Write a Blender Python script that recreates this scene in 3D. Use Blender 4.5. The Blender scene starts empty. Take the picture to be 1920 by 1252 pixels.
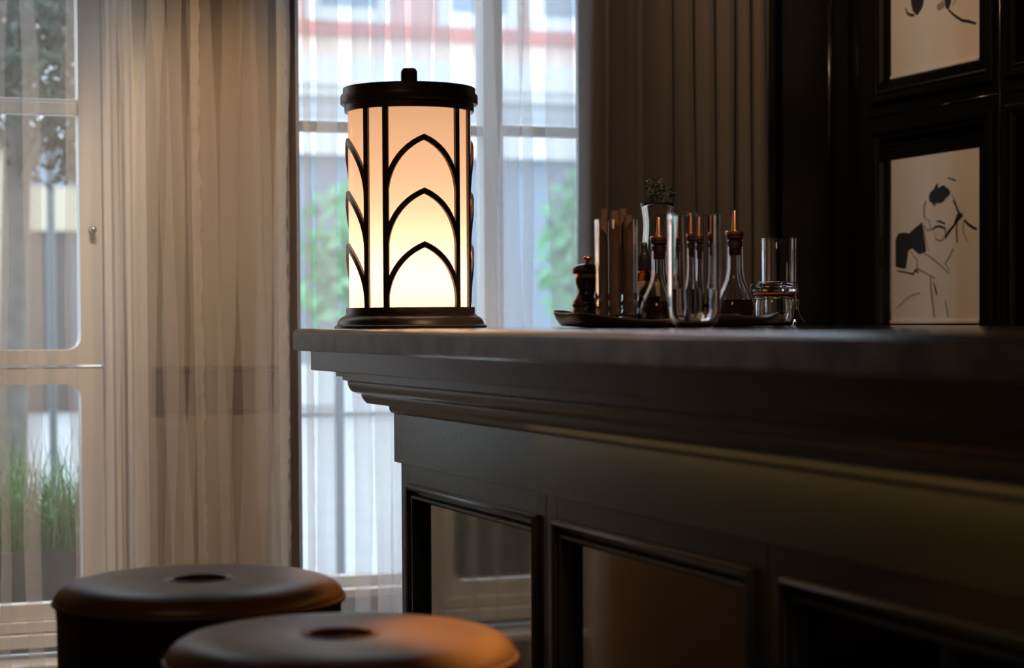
import bpy, bmesh, math, random
from mathutils import Vector, Matrix
random.seed(7)
S = bpy.context.scene
COL = S.collection
PI = math.pi

# ------------------------------------------------------------------ camera
EYE = 1.1115
yaw, pitch, roll = math.radians(20.42), math.radians(1.5), 0.006
r0 = Vector((math.cos(yaw), -math.sin(yaw), 0)); f0 = Vector((math.sin(yaw), math.cos(yaw), 0)); u0 = Vector((0, 0, 1))
fw = f0 * math.cos(pitch) - u0 * math.sin(pitch)
up = u0 * math.cos(pitch) + f0 * math.sin(pitch)
rr = r0 * math.cos(roll) - up * math.sin(roll)
uu = up * math.cos(roll) + r0 * math.sin(roll)
cd = bpy.data.cameras.new('camera'); cam = bpy.data.objects.new('camera', cd); COL.objects.link(cam)
M = Matrix.Identity(4)
for i in range(3):
    M[i][0], M[i][1], M[i][2] = rr[i], uu[i], -fw[i]
M[2][3] = EYE
cam.matrix_world = M
cd.sensor_width = 36; cd.sensor_fit = 'HORIZONTAL'; cd.lens = 70; cd.shift_y = 0.03873
cd.clip_start = .05; cd.clip_end = 200
cd.dof.use_dof = True; cd.dof.focus_distance = 3.9; cd.dof.aperture_fstop = 3.8
S.camera = cam

# ------------------------------------------------------------------ world, exposure, lights
S.view_settings.view_transform = 'Standard'; S.view_settings.look = 'None'
S.view_settings.exposure = 0.0; S.view_settings.gamma = 1.0; S.view_settings.use_curve_mapping = False
w = bpy.data.worlds.new('overcast_sky'); S.world = w; w.use_nodes = True
bg = w.node_tree.nodes['Background']
bg.inputs[0].default_value = (.73, .86, 1.0, 1); bg.inputs[1].default_value = 4.4
cy = S.cycles
cy.max_bounces = 12; cy.transparent_max_bounces = 32; cy.transmission_bounces = 12; cy.diffuse_bounces = 4; cy.glossy_bounces = 4
cy.sample_clamp_indirect = 4; cy.blur_glossy = .6; cy.caustics_refractive = True; cy.caustics_reflective = False
cy.use_denoising = True

def area(name, loc, target, size, power, color):
    d = bpy.data.lights.new(name, 'AREA'); d.shape = 'DISK'; d.size = size; d.energy = power; d.color = color
    o = bpy.data.objects.new(name, d); COL.objects.link(o); o.location = loc
    o.rotation_euler = (Vector(target) - Vector(loc)).to_track_quat('-Z', 'Y').to_euler()
    return o
def spot(name, loc, target, power, color, deg, blend=.6, rad=.04):
    d = bpy.data.lights.new(name, 'SPOT'); d.energy = power; d.color = color; d.spot_size = math.radians(deg); d.spot_blend = blend; d.shadow_soft_size = rad
    o = bpy.data.objects.new(name, d); COL.objects.link(o); o.location = loc
    o.rotation_euler = (Vector(target) - Vector(loc)).to_track_quat('-Z', 'Y').to_euler()
    return o
WARM = (1, .62, .32)
area('room_fill_light', (-.8, .6, 2.9), (-.6, .8, 0), .7, 5, WARM)  # unseen warm fill added for the whole room, no lamp modelled
spot('picture_spot_light', (1.75, 4.0, 2.85), (2.76, 4.3, 1.55), 22, (1, .68, .42), 55)
spot('drape_fill_light', (1.3, 3.0, 2.9), (2.2, 4.5, 1.5), 36, (1, .68, .45), 50)  # extra spot, put in to brighten the drape folds
spot('window_fill_light', (.45, 3.4, 2.9), (.55, 4.7, 1.1), 70, (1, .95, .92), 42, .9)  # added neutral fill on the room side of the window frame
spot('curtain_spot_light', (.75, 3.3, 2.9), (1.03, 4.6, 1.0), 150, (1, .64, .32), 40)
spot('tray_fill_light', (1.25, 1.9, 2.9), (1.47, 3.15, 1.12), 110, (1, .70, .45), 26, .7)  # invented warm fill for the front of the tray items
spot('wall_fill_light', (-.6, 3.7, 2.9), (-.7, 4.8, .8), 70, WARM, 62)  # added to warm the out-of-view wall that the bar front reflects
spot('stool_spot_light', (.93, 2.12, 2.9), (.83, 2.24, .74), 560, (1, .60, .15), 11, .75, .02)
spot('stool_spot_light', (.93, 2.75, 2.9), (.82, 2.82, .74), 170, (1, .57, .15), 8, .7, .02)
spot('floor_fill_light', (.0, 1.0, 2.9), (.0, 1.3, 0), 15, WARM, 50)  # added pool on the floor, for warm bounce up to the bar

# ------------------------------------------------------------------ materials
def nodes(name):
    m = bpy.data.materials.new(name); m.use_nodes = True
    return m, m.node_tree.nodes, m.node_tree.links, m.node_tree.nodes['Principled BSDF']
def mat(name, c, rough=.5, metal=0., noise=None, bump=None, spec=.5, c2=None, coat=0., stretch=None, trans=0., sheen=0., emit=None):
    m, n, l, p = nodes(name)
    p.inputs['Base Color'].default_value = (*c, 1); p.inputs['Roughness'].default_value = rough
    p.inputs['Metallic'].default_value = metal; p.inputs['Specular IOR Level'].default_value = spec
    p.inputs['Coat Weight'].default_value = coat; p.inputs['Coat Roughness'].default_value = .08
    p.inputs['Transmission Weight'].default_value = trans; p.inputs['Sheen Weight'].default_value = sheen
    if emit:
        p.inputs['Emission Color'].default_value = (*emit[0], 1); p.inputs['Emission Strength'].default_value = emit[1]
    if noise or bump:
        tc = n.new('ShaderNodeTexCoord'); mp = n.new('ShaderNodeMapping'); l.new(tc.outputs['Object'], mp.inputs[0])
        if stretch: mp.inputs['Scale'].default_value = stretch
    if noise:
        t = n.new('ShaderNodeTexNoise'); t.inputs['Scale'].default_value = noise; t.inputs['Detail'].default_value = 6
        l.new(mp.outputs[0], t.inputs['Vector'])
        cr = n.new('ShaderNodeValToRGB'); cr.color_ramp.elements[0].position = .35; cr.color_ramp.elements[1].position = .68
        cr.color_ramp.elements[0].color = (*c, 1); cr.color_ramp.elements[1].color = (*(c2 or [min(1, x * 1.3) for x in c]), 1)
        l.new(t.outputs['Fac'], cr.inputs[0]); l.new(cr.outputs[0], p.inputs['Base Color'])
    if bump:
        t2 = n.new('ShaderNodeTexNoise'); t2.inputs['Scale'].default_value = bump[0]; t2.inputs['Detail'].default_value = 4
        l.new(mp.outputs[0], t2.inputs['Vector'])
        b = n.new('ShaderNodeBump'); b.inputs['Strength'].default_value = bump[1]; b.inputs['Distance'].default_value = .01
        l.new(t2.outputs['Fac'], b.inputs['Height']); l.new(b.outputs[0], p.inputs['Normal'])
    return m
def glass(name, c=(1, 1, 1), rough=0., ior=1.46):
    m, n, l, p = nodes(name)
    p.inputs['Base Color'].default_value = (*c, 1); p.inputs['Roughness'].default_value = rough
    p.inputs['IOR'].default_value = ior; p.inputs['Transmission Weight'].default_value = 1
    return m
def pane_glass(name):
    m = bpy.data.materials.new(name); m.use_nodes = True; n, l = m.node_tree.nodes, m.node_tree.links; n.clear()
    o = n.new('ShaderNodeOutputMaterial'); mx = n.new('ShaderNodeMixShader'); tr = n.new('ShaderNodeBsdfTransparent'); gl = n.new('ShaderNodeBsdfGlossy')
    tr.inputs[0].default_value = (.96, .98, .98, 1); gl.inputs['Roughness'].default_value = .01
    mx.inputs[0].default_value = .06
    l.new(tr.outputs[0], mx.inputs[1]); l.new(gl.outputs[0], mx.inputs[2]); l.new(mx.outputs[0], o.inputs[0])
    return m
def sheer(name, c, alpha, trans=.5):
    m = bpy.data.materials.new(name); m.use_nodes = True; n, l = m.node_tree.nodes, m.node_tree.links; n.clear()
    o = n.new('ShaderNodeOutputMaterial'); mx = n.new('ShaderNodeMixShader'); tr = n.new('ShaderNodeBsdfTransparent')
    cl = n.new('ShaderNodeMixShader'); df = n.new('ShaderNodeBsdfDiffuse'); tl = n.new('ShaderNodeBsdfTranslucent')
    df.inputs[0].default_value = (*c, 1); tl.inputs[0].default_value = (*c, 1); cl.inputs[0].default_value = trans
    tc = n.new('ShaderNodeTexCoord'); mp = n.new('ShaderNodeMapping'); mp.inputs['Scale'].default_value = (22, 22, 1.2)
    nz = n.new('ShaderNodeTexNoise'); nz.inputs['Scale'].default_value = 1; nz.inputs['Detail'].default_value = 3
    rg = n.new('ShaderNodeMapRange'); rg.inputs['To Min'].default_value = alpha - .05; rg.inputs['To Max'].default_value = alpha + .05
    rg.inputs['From Min'].default_value = .3; rg.inputs['From Max'].default_value = .7
    l.new(tc.outputs['Object'], mp.inputs[0]); l.new(mp.outputs[0], nz.inputs['Vector']); l.new(nz.outputs['Fac'], rg.inputs['Value'])
    l.new(rg.outputs[0], mx.inputs[0])
    l.new(df.outputs[0], cl.inputs[1]); l.new(tl.outputs[0], cl.inputs[2])
    l.new(tr.outputs[0], mx.inputs[1]); l.new(cl.outputs[0], mx.inputs[2]); l.new(mx.outputs[0], o.inputs[0])
    return m

MT = dict(
    paint=mat('charcoal_paint', (.023, .036, .047), .31, bump=(90, .05)),
    mirror=mat('smoked_mirror', (.20, .18, .16), .05, metal=1),
    marble=mat('brown_marble', (.030, .023, .020), .14, noise=11, c2=(.065, .052, .046), coat=.4),
    bronze=mat('dark_bronze', (.150, .112, .09), .38, metal=.45),
    bronze_lt=mat('brushed_bronze', (.16, .10, .07), .38, metal=.9),
    marble_edge=mat('honed_marble_edge', (.014, .011, .009), .40, noise=16, c2=(.125, .095, .080), spec=.3),
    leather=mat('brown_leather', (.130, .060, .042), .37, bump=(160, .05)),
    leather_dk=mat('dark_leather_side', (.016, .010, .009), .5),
    white_paint=mat('ivory_window_paint', (.64, .63, .62), .45),
    pier=mat('taupe_panel_paint', (.20, .165, .13), .5),
    wood_dark=mat('dark_post_wood', (.045, .033, .026), .45, noise=30, c2=(.07, .05, .04), stretch=(1, 1, .1)),
    black=mat('black_lacquer', (.006, .0055, .005), .18, coat=.3),
    drape=mat('taupe_drape_cloth', (.100, .080, .066), .85, sheen=.3, noise=300, c2=(.125, .10, .084), bump=(500, .1)),
    paper=mat('drawing_paper', (.72, .64, .55), .8, noise=3, c2=(.76, .68, .58)),
    ink=mat('black_ink', (.02, .02, .022), .7),
    ink_lt=mat('grey_ink_wash', (.30, .26, .23), .8),
    glass=glass('clear_glass'), amber=glass('amber_glass', (.55, .20, .03)),
    pane=pane_glass('window_pane_glass'),
    rubber=mat('black_rubber', (.012, .011, .011), .45),
    copper=mat('polished_copper', (.95, .44, .27), .32, metal=1),
    stopper=mat('burgundy_stopper', (.045, .012, .012), .4),
    liquid=mat('dark_bitters', (.020, .006, .004), .1),
    water=glass('water', (.98, .98, .96), 0, 1.33),
    label=mat('cream_label', (.50, .44, .34), .7),
    print=mat('label_print', (.08, .07, .06), .7),
    stick=mat('cinnamon_brown', (.12, .062, .038), .7, noise=60, c2=(.17, .09, .055), stretch=(1, 1, .1)),
    tray=mat('dark_tray_bark', (.030, .018, .013), .35, noise=20, c2=(.04, .024, .017), bump=(30, .2)),
    mill=mat('dark_mill_wood', (.030, .016, .011), .3, coat=.3),
    leaf=mat('herb_green', (.11, .15, .05), .6), stem=mat('herb_stem', (.05, .04, .02), .7),
    orange=mat('orange_gasket', (.45, .12, .03), .5),
    wire=mat('steel_wire', (.5, .48, .45), .25, metal=1),
    dark_wall=mat('dark_wall_paint', (.008, .007, .006), .4),
    room=mat('brown_room_panel', (.20, .125, .07), .5, noise=4, c2=(.25, .16, .09)),
    floor=mat('dark_oak_floor', (.07, .042, .027), .4, noise=12, c2=(.11, .065, .04), stretch=(1, .15, 1)),
    sheer_a=sheer('sheer_voile_left', (.76, .71, .66), .21),
    sheer_b=sheer('sheer_voile_middle', (.80, .79, .80), .26, .55),
    hem=sheer('sheer_hem_band', (.74, .67, .57), .45),
    pavement=mat('pale_pavement', (.36, .37, .38), .85, noise=3, c2=(.42, .43, .44)),
    pink=mat('pink_render', (.66, .40, .37), .85, noise=2, c2=(.72, .46, .42)), red=mat('red_brick_band', (.50, .20, .18), .8),
    peach=mat('peach_render', (.82, .64, .55), .85), wht=mat('white_stone', (.74, .76, .78), .8), gry=mat('grey_stone', (.52, .55, .60), .8),
    shop=mat('shop_window_blue_grey', (.22, .28, .36), .15), yellow=mat('yellow_render', (.50, .44, .33), .85), dkdoor=mat('dark_shop_door', (.06, .05, .05), .5),
    bark=mat('grey_bark', (.10, .095, .09), .9, noise=15, c2=(.16, .15, .14), bump=(25, .4)),
    foliage=mat('tree_leaf', (.030, .045, .028), .6), hedge=mat('hedge_leaf', (.14, .44, .20), .7, noise=6, c2=(.26, .58, .34)),
    grass=mat('grass_blade', (.10, .23, .07), .6, noise=4, c2=(.17, .33, .12)), pot=mat('dark_planter', (.03, .028, .024), .7, noise=5, c2=(.05, .045, .04)),
    iron=mat('grey_iron', (.10, .115, .13), .5), flower=mat('red_flower', (.7, .08, .05), .7),
)
m_, n_, l_, p_ = nodes('thin_label_paper'); p_.inputs['Base Color'].default_value = (.55, .47, .35, 1); p_.inputs['Roughness'].default_value = .8
t_ = n_.new('ShaderNodeBsdfTranslucent'); t_.inputs[0].default_value = (.55, .45, .32, 1); x_ = n_.new('ShaderNodeMixShader'); x_.inputs[0].default_value = .45
l_.new(p_.outputs[0], x_.inputs[1]); l_.new(t_.outputs[0], x_.inputs[2]); l_.new(x_.outputs[0], n_['Material Output'].inputs[0]); MT['label'] = m_
# table lamp glass: real light comes from the bulb inside and the glowing opal wall
m, n, l, p = nodes('opal_glass'); n.remove(p)
o_ = n['Material Output']; mx = n.new('ShaderNodeMixShader'); tl = n.new('ShaderNodeBsdfTranslucent'); gl = n.new('ShaderNodeBsdfGlossy')
em = n.new('ShaderNodeEmission'); ad = n.new('ShaderNodeAddShader')
tl.inputs[0].default_value = (.95, .84, .70, 1); gl.inputs['Roughness'].default_value = .08; mx.inputs[0].default_value = .05
em.inputs[0].default_value = (1, .50, .25, 1); em.inputs[1].default_value = .45
l.new(tl.outputs[0], mx.inputs[1]); l.new(gl.outputs[0], mx.inputs[2]); l.new(mx.outputs[0], ad.inputs[0]); l.new(em.outputs[0], ad.inputs[1]); l.new(ad.outputs[0], o_.inputs[0])
MT['opal'] = m
MT['bulb'] = mat('lamp_bulb_glow', (1, .8, .5), .5, emit=((1, .80, .60), 25))
MT['led'] = mat('warm_strip_glow', (1, .6, .2), .5, emit=((1, .43, .11), 6.5))

# ------------------------------------------------------------------ helpers
def obj(name, bm, m, parent=None, smooth=False, loc=None):
    me = bpy.data.meshes.new(name)
    if smooth == 'auto':
        for e in bm.edges:
            if len(e.link_faces) == 2 and e.calc_face_angle(0) > math.radians(38): e.smooth = False
    for f in bm.faces: f.smooth = bool(smooth)
    bm.to_mesh(me); bm.free()
    for x in (m if isinstance(m, (list, tuple)) else [m]): me.materials.append(MT[x] if isinstance(x, str) else x)
    o = bpy.data.objects.new(name, me); COL.objects.link(o)
    if parent: o.parent = parent
    if loc: o.location = loc
    return o
def thing(name, label, cat, loc=(0, 0, 0), group=None, rz=0):
    o = bpy.data.objects.new(name, None); COL.objects.link(o); o.location = loc; o.rotation_euler = (0, 0, rz); o.empty_display_size = .05
    o['label'] = label; o['category'] = cat
    if group: o['group'] = group
    return o
def tag(o, label, cat, group=None, kind=None):
    o['label'] = label; o['category'] = cat
    if group: o['group'] = group
    if kind: o['kind'] = kind
    return o
def struct(o, label=None, cat=None):
    o['kind'] = 'structure'
    if label: o['label'] = label
    if cat: o['category'] = cat
    return o
def box(bm, a, b, bev=0., mi=0):
    vs = [bm.verts.new((x, y, z)) for x in (a[0], b[0]) for y in (a[1], b[1]) for z in (a[2], b[2])]
    fs = [bm.faces.new([vs[i] for i in q]) for q in ((0, 1, 3, 2), (4, 6, 7, 5), (0, 4, 5, 1), (2, 3, 7, 6), (0, 2, 6, 4), (1, 5, 7, 3))]
    for f in fs: f.material_index = mi
    if bev:
        es = {e for f in fs for e in f.edges}
        bmesh.ops.bevel(bm, geom=list(es), offset=bev, segments=2, affect='EDGES', profile=.5)
    return bm
def BM(): return bmesh.new()
def boxes(*bs, bev=0.):
    bm = BM()
    for a, b in bs: box(bm, a, b, bev)
    bmesh.ops.recalc_face_normals(bm, faces=bm.faces[:])
    return bm
def lathe(prof, seg=64, c=(0, 0), closed=False, bm=None, ang0=0.):
    bm = bm or BM(); rings = []
    for r, z in prof:
        if r < 1e-6: rings.append([bm.verts.new((c[0], c[1], z))])
        else: rings.append([bm.verts.new((c[0] + r * math.cos(2 * PI * k / seg + ang0), c[1] + r * math.sin(2 * PI * k / seg + ang0), z)) for k in range(seg)])
    prs = list(zip(rings, rings[1:])) + ([(rings[-1], rings[0])] if closed else [])
    for A, B in prs:
        for k in range(seg):
            k2 = (k + 1) % seg
            q = [A[k % len(A)], A[k2 % len(A)], B[k2 % len(B)], B[k % len(B)]]
            q = [v for i, v in enumerate(q) if v not in q[:i]]
            if len(q) > 2: bm.faces.new(q)
    bmesh.ops.recalc_face_normals(bm, faces=bm.faces[:])
    return bm
def tube(bm, pts, r, seg=8, cap=True):
    pts = [Vector(p) for p in pts]; rs = r if isinstance(r, (list, tuple)) else [r] * len(pts); rings = []
    for i, p in enumerate(pts):
        t = (pts[min(i + 1, len(pts) - 1)] - pts[max(i - 1, 0)]).normalized()
        a = t.cross(Vector((0, 0, 1))) if abs(t.z) < .9 else t.cross(Vector((1, 0, 0)))
        a.normalize(); b = t.cross(a)
        rings.append([bm.verts.new(p + (a * math.cos(2 * PI * k / seg) + b * math.sin(2 * PI * k / seg)) * rs[i]) for k in range(seg)])
    for A, B in zip(rings, rings[1:]):
        for k in range(seg): bm.faces.new([A[k], A[(k + 1) % seg], B[(k + 1) % seg], B[k]])
    if cap: bm.faces.new(rings[0][::-1]); bm.faces.new(rings[-1])
    return bm
def sweep(paths, close_prof=False, close_path=False, bm=None):
    """paths: list of profile stations, each a list of points along the path; quads between neighbours."""
    bm = bm or BM(); V = [[bm.verts.new(p) for p in row] for row in paths]
    rows = list(zip(V, V[1:])) + ([(V[-1], V[0])] if close_prof else [])
    for A, B in rows:
        n = len(A)
        for k in range(n if close_path else n - 1):
            bm.faces.new([A[k], A[(k + 1) % n], B[(k + 1) % n], B[k]])
    bmesh.ops.recalc_face_normals(bm, faces=bm.faces[:])
    return bm
def rect_mould(prof, fn, u0_, u1_, v0_, v1_):
    """a mitred moulding round the inside of a rectangle; prof: (inset, depth); fn(u, v, depth) -> point."""
    return sweep([[fn(u0_ + w_, v0_ + w_, d), fn(u1_ - w_, v0_ + w_, d), fn(u1_ - w_, v1_ - w_, d), fn(u0_ + w_, v1_ - w_, d)] for w_, d in prof], close_path=True)
def solid_lathe_glass(outer, t, floor_t, seg=64, c=(0, 0)):
    """closed glass vessel from an outer profile (r, z) bottom to top."""
    zf = outer[0][1] + floor_t
    rf = next(a[0] + (b[0] - a[0]) * (zf - a[1]) / (b[1] - a[1]) for a, b in zip(outer, outer[1:]) if a[1] <= zf < b[1])
    inner = [(max(rf - t - .003, .0008), zf), (max(rf - t, .0008), zf + .003)] + [(max(r - t, .0008), z) for r, z in outer if z > zf + .0035]
    return lathe([(0, outer[0][1])] + outer + inner[::-1] + [(0, inner[0][1] if inner else outer[0][1] + floor_t)], seg, c)

# ------------------------------------------------------------------ room shell
WY = 4.87          # plane of the window panes
RX = 2.75          # face of the panelled right wall
struct(obj('floor', boxes(((-2.6, -2.6, -.1), (2.9, 5.0, 0))), 'floor'))
struct(obj('ceiling', boxes(((-2.6, -2.6, 3.0), (2.9, 5.0, 3.1))), 'room'))
struct(obj('wall_back', boxes(((-2.6, -2.7, 0), (2.9, -2.6, 3.0))), 'room'))
struct(obj('wall_left', boxes(((-2.7, -2.6, 0), (-2.6, 5.0, 3.0))), 'room'))
# window wall: masonry below the sills, piers between
struct(obj('wall_front_left', boxes(((-2.6, 4.80, 0), (.38, 5.0, 3))), 'room'))
struct(obj('wall_front', boxes(((.38, 4.80, 0), (.86, 5.0, .30)), ((1.2, 4.84, 0), (2.2, 5.0, .44)),
    ((.38, 4.80, 2.75), (.86, 5.0, 3)), ((1.2, 4.84, 2.75), (2.2, 5.0, 3))), 'white_paint'))
pier = struct(obj('wall_pier', boxes(((.845, 4.75, 0), (1.20, 5.0, 3.0))), 'pier'))
o = obj('trim_1', boxes(((.85, 4.735, .998), (1.172, 4.75, 1.010)), ((.85, 4.741, .90), (1.172, 4.75, .998)), bev=.002), 'wood_dark'); struct(o)
o = obj('trim_2', boxes(((1.172, 4.70, 0), (1.206, 4.98, 3.0)), bev=.004), 'wood_dark'); struct(o)
struct(obj('wall_corner', boxes(((2.05, 4.80, 0), (2.9, 5.0, 3.0)), ((2.56, 4.78, 0), (2.700, 4.80, 3.0)), bev=.0), 'dark_wall'))
bm = BM(); tube(bm, [(2.709, 4.79, 0), (2.709, 4.79, 3.0)], .008, 10); struct(obj('trim_3', bm, 'black', smooth=True))

def window(name, x0, x1, z0, z1, lower_split, transoms, mull, glass_margin, sill):
    W = bpy.data.objects.new(name, None); COL.objects.link(W); struct(W)
    return W
# --- window 1: two stacked casements with rounded pane corners
def rounded_frame(ix0, ix1, iz0, iz1, ox0, ox1, oz0, oz1, rad, y0, y1, corners=(1, 1, 1, 1), n=8):
    """a flat frame: rectangle with a rounded-corner opening, extruded from y0 (room side) to y1."""
    inn = []
    for (cx, cz, a0, fl) in ((ix0 + rad, iz0 + rad, 180, corners[0]), (ix1 - rad, iz0 + rad, 270, corners[1]), (ix1 - rad, iz1 - rad, 0, corners[2]), (ix0 + rad, iz1 - rad, 90, corners[3])):
        for k in range(n + 1):
            a = math.radians(a0 + 90 * k / n)
            if fl: inn.append((cx + rad * math.cos(a), cz + rad * math.sin(a)))
            else: inn.append((cx + rad * (1 if math.cos(math.radians(a0 + 45)) > 0 else -1), cz + rad * (1 if math.sin(math.radians(a0 + 45)) > 0 else -1)) if k == n // 2 else None)
    inn = [q for q in inn if q]
    bm = BM()
    cxm, czm = (ix0 + ix1) / 2, (iz0 + iz1) / 2
    def outp(q):
        dx, dz = q[0] - cxm, q[1] - czm
        tx = ((ox1 - cxm) / dx if dx > 1e-9 else (ox0 - cxm) / dx if dx < -1e-9 else 1e9)
        tz = ((oz1 - czm) / dz if dz > 1e-9 else (oz0 - czm) / dz if dz < -1e-9 else 1e9)
        # snap corner-ish points so that the outline stays square
        t = min(tx, tz); return (cxm + dx * t, czm + dz * t)
    pts = []
    for q in inn: pts.append((q, outp(q)))
    # insert outer corners
    ring = []
    oc = [(ox0, oz0), (ox1, oz0), (ox1, oz1), (ox0, oz1)]
    def ang(q): return math.atan2(q[1] - czm, q[0] - cxm)
    for c_ in oc:
        best = min(range(len(pts)), key=lambda k: abs((ang(pts[k][1]) - ang(c_) + PI) % (2 * PI) - PI))
        pts[best] = (pts[best][0], c_)
    for y in (y0, y1):
        ring.append(([bm.verts.new((q[0][0], y, q[0][1])) for q in pts], [bm.verts.new((q[1][0], y, q[1][1])) for q in pts]))
    N = len(pts)
    for k in range(N):
        j = (k + 1) % N
        bm.faces.new([ring[0][0][k], ring[0][0][j], ring[0][1][j], ring[0][1][k]])
        bm.faces.new([ring[1][0][j], ring[1][0][k], ring[1][1][k], ring[1][1][j]])
        bm.faces.new([ring[0][0][j], ring[0][0][k], ring[1][0][k], ring[1][0][j]])
        bm.faces.new([ring[0][1][k], ring[0][1][j], ring[1][1][j], ring[1][1][k]])
    bmesh.ops.recalc_face_normals(bm, faces=bm.faces[:])
    return bm
W1 = bpy.data.objects.new('window_1', None); COL.objects.link(W1); struct(W1)
for k, (gx0, gx1) in enumerate(((.44, .698),)):
    obj('casement_sash', rounded_frame(gx0, gx1, 1.05, 2.62, gx0 - .053, gx1 + .053, 1.014, 2.68, .030, WY - .035, WY + .02, (1, 1, 0, 0)), 'white_paint', W1)
    obj('glazing_bar', boxes(((gx0, WY - .025, 1.612), (gx1, WY + .02, 1.642)), ((gx0, WY - .018, 1.642), (gx1, WY + .02, 1.650)), bev=.003), 'white_paint', W1)
    obj('lower_frame', rounded_frame(gx0, gx1, .443, .968, gx0 - .053, gx1 + .053, .405, 1.008, .034, WY - .028, WY + .02), 'white_paint', W1)
    obj('window_pane', boxes(((gx0 - .01, WY, 1.04), (gx1 + .01, WY + .004, 2.63))), 'pane', W1)
    obj('window_pane', boxes(((gx0 - .01, WY, .433), (gx1 + .01, WY + .004, .978))), 'pane', W1)
obj('window_frame', boxes(((.7525, WY - .055, .37), (.772, WY + .03, 2.75)), ((.7745, WY - .075, .37), (.786, WY + .03, 2.75)), ((.786, WY - .045, .37), (.80, WY + .03, 2.75)),
    ((.80, WY - .085, .37), (.812, WY + .03, 2.75)), ((.812, WY - .11, .30), (.846, WY + .03, 2.75)), ((.38, WY - .05, .37), (.387, WY + .03, 2.75)),
    ((.38, WY - .02, 2.68), (.812, WY + .03, 2.75)), bev=.003), 'white_paint', W1)
obj('window_sill', boxes(((.38, WY - .05, .378), (.812, WY + .03, .404)), ((.38, WY - .075, .345), (.812, WY + .03, .376)), ((.38, WY - .16, .30), (.812, WY + .03, .318)), bev=.003), 'white_paint', W1)
bm = lathe([(0, 0), (.009, 0), (.009, .004), (.005, .008), (.007, .014), (.0085, .02), (.006, .026), (0, .027)], 20)
k_ = obj('window_latch', bm, 'wire', W1, True); k_.location = (.727, WY - .036, 1.337); k_.rotation_euler = (PI / 2, 0, 0)
# --- window 2: tall French window behind the lamp
W2 = bpy.data.objects.new('window_2', None); COL.objects.link(W2); struct(W2)
obj('window_frame', boxes(((1.206, WY - .03, .44), (1.222, WY + .03, 2.75)), ((1.728, WY - .03, .47), (1.782, WY + .03, 2.75)), ((2.06, WY - .03, .44), (2.2, WY + .03, 2.75)),
    ((1.206, WY - .03, .44), (2.2, WY + .03, .472)), ((1.206, WY - .02, 2.70), (2.2, WY + .03, 2.75)), bev=.003), 'white_paint', W2)
obj('glazing_bar', boxes(((1.222, WY - .02, 1.590), (1.728, WY + .02, 1.616)), bev=.003), 'white_paint', W2)
obj('glazing_bar', boxes(((1.782, WY - .02, 1.593), (2.06, WY + .02, 1.619)), bev=.003), 'white_paint', W2)
obj('window_pane', boxes(((1.215, WY, .465), (1.735, WY + .004, 2.71))), 'pane', W2)
obj('window_pane', boxes(((1.775, WY, .465), (2.07, WY + .004, 2.71))), 'pane', W2)
obj('window_sill', boxes(((1.206, WY - .09, .424), (2.1, WY + .0, .446)), bev=.003), 'white_paint', W2)

# --- right wall: two columns of black panels with bolection mouldings
RW = struct(obj('wall_right', boxes(((RX + .03, -2.6, 0), (RX + .15, 4.8, 3.0))), 'dark_wall'))
cols = [(4.616, 4.078), (4.004, 3.45), (3.376, 2.82)]
rows = [(.35, 1.604), (1.688, 2.75)]
st = []
ys = [4.80] + [v for c_ in cols for v in c_] + [-2.6]
for a, b in zip(ys[0::2], ys[1::2]): st.append(((RX, b, 0), (RX + .03, a, 3.0)))
for (a, b) in cols:
    for z0, z1 in ((0, .35), (1.604, 1.688), (2.75, 3.0)): st.append(((RX, b, z0), (RX + .03, a, z1)))
struct(obj('trim_4', boxes(*st), 'black'))
bol = [(-.012, 0), (-.012, -.008), (-.006, -.014), (.004, -.014), (.008, -.006), (.013, -.004), (.018, -.009), (.024, -.004), (.026, .012), (.03, .03)]
k = 5
for (a, b) in cols:
    for z0, z1 in rows:
        struct(obj('trim_%d' % k, rect_mould(bol, lambda u, v, d: (RX + d, u, v), b, a, z0, z1), 'black', smooth='auto')); k += 1
bm = BM()
for y in (4.047, 3.413):
    tube(bm, [(RX, y, 0), (RX, y, 3.0)], .006, 8)
for (a, b) in cols: tube(bm, [(RX, b - .03, 1.646), (RX, a + .03, 1.646)], .003, 8)
struct(obj('trim_%d' % k, bm, 'black', smooth=True))

# ------------------------------------------------------------------ bar
FX, EY, SX = .98, 3.90, 2.05      # slab front, slab end, slab back
bm = BM(); R_ = .012
prof = [(R_ + .006, 1.0559), (.003, 1.0559), (0, 1.059), (0, 1.1 - R_)] + [(R_ * (1 - math.cos(math.radians(t))), 1.1 - R_ + R_ * math.sin(math.radians(t))) for t in (15, 30, 45, 60, 75, 90)]
def lpath(a, z): return [(FX + a, .3, z), (FX + a, EY - a - .012, z), (FX + a + .0035, EY - a - .0035, z), (FX + a + .012, EY - a, z), (SX, EY - a, z)]
stn = [lpath(a, z) for a, z in prof]
sweep(stn, bm=bm)
bm.faces.new([bm.verts.new(p) for p in lpath(R_, 1.1)] + [bm.verts.new((SX, .3, 1.1))])
bm.faces.new([bm.verts.new(p) for p in lpath(R_ + .006, 1.0559)] + [bm.verts.new((SX, .3, 1.0559))])
bm.faces.new([bm.verts.new(p) for p in ((SX, .3, 1.0559), (SX, EY - R_, 1.0559), (SX, EY - R_, 1.1), (SX, .3, 1.1))])
bmesh.ops.remove_doubles(bm, verts=bm.verts[:], dist=1e-5); bmesh.ops.recalc_face_normals(bm, faces=bm.faces[:])
bm.normal_update()
for f in bm.faces:
    if abs(f.normal.z) < .2: f.material_index = 1
tag(obj('marble_worktop', bm, ('marble', 'marble_edge'), smooth='auto'), 'polished brown marble worktop with rounded edge on top of the charcoal bar', 'worktop')

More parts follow.
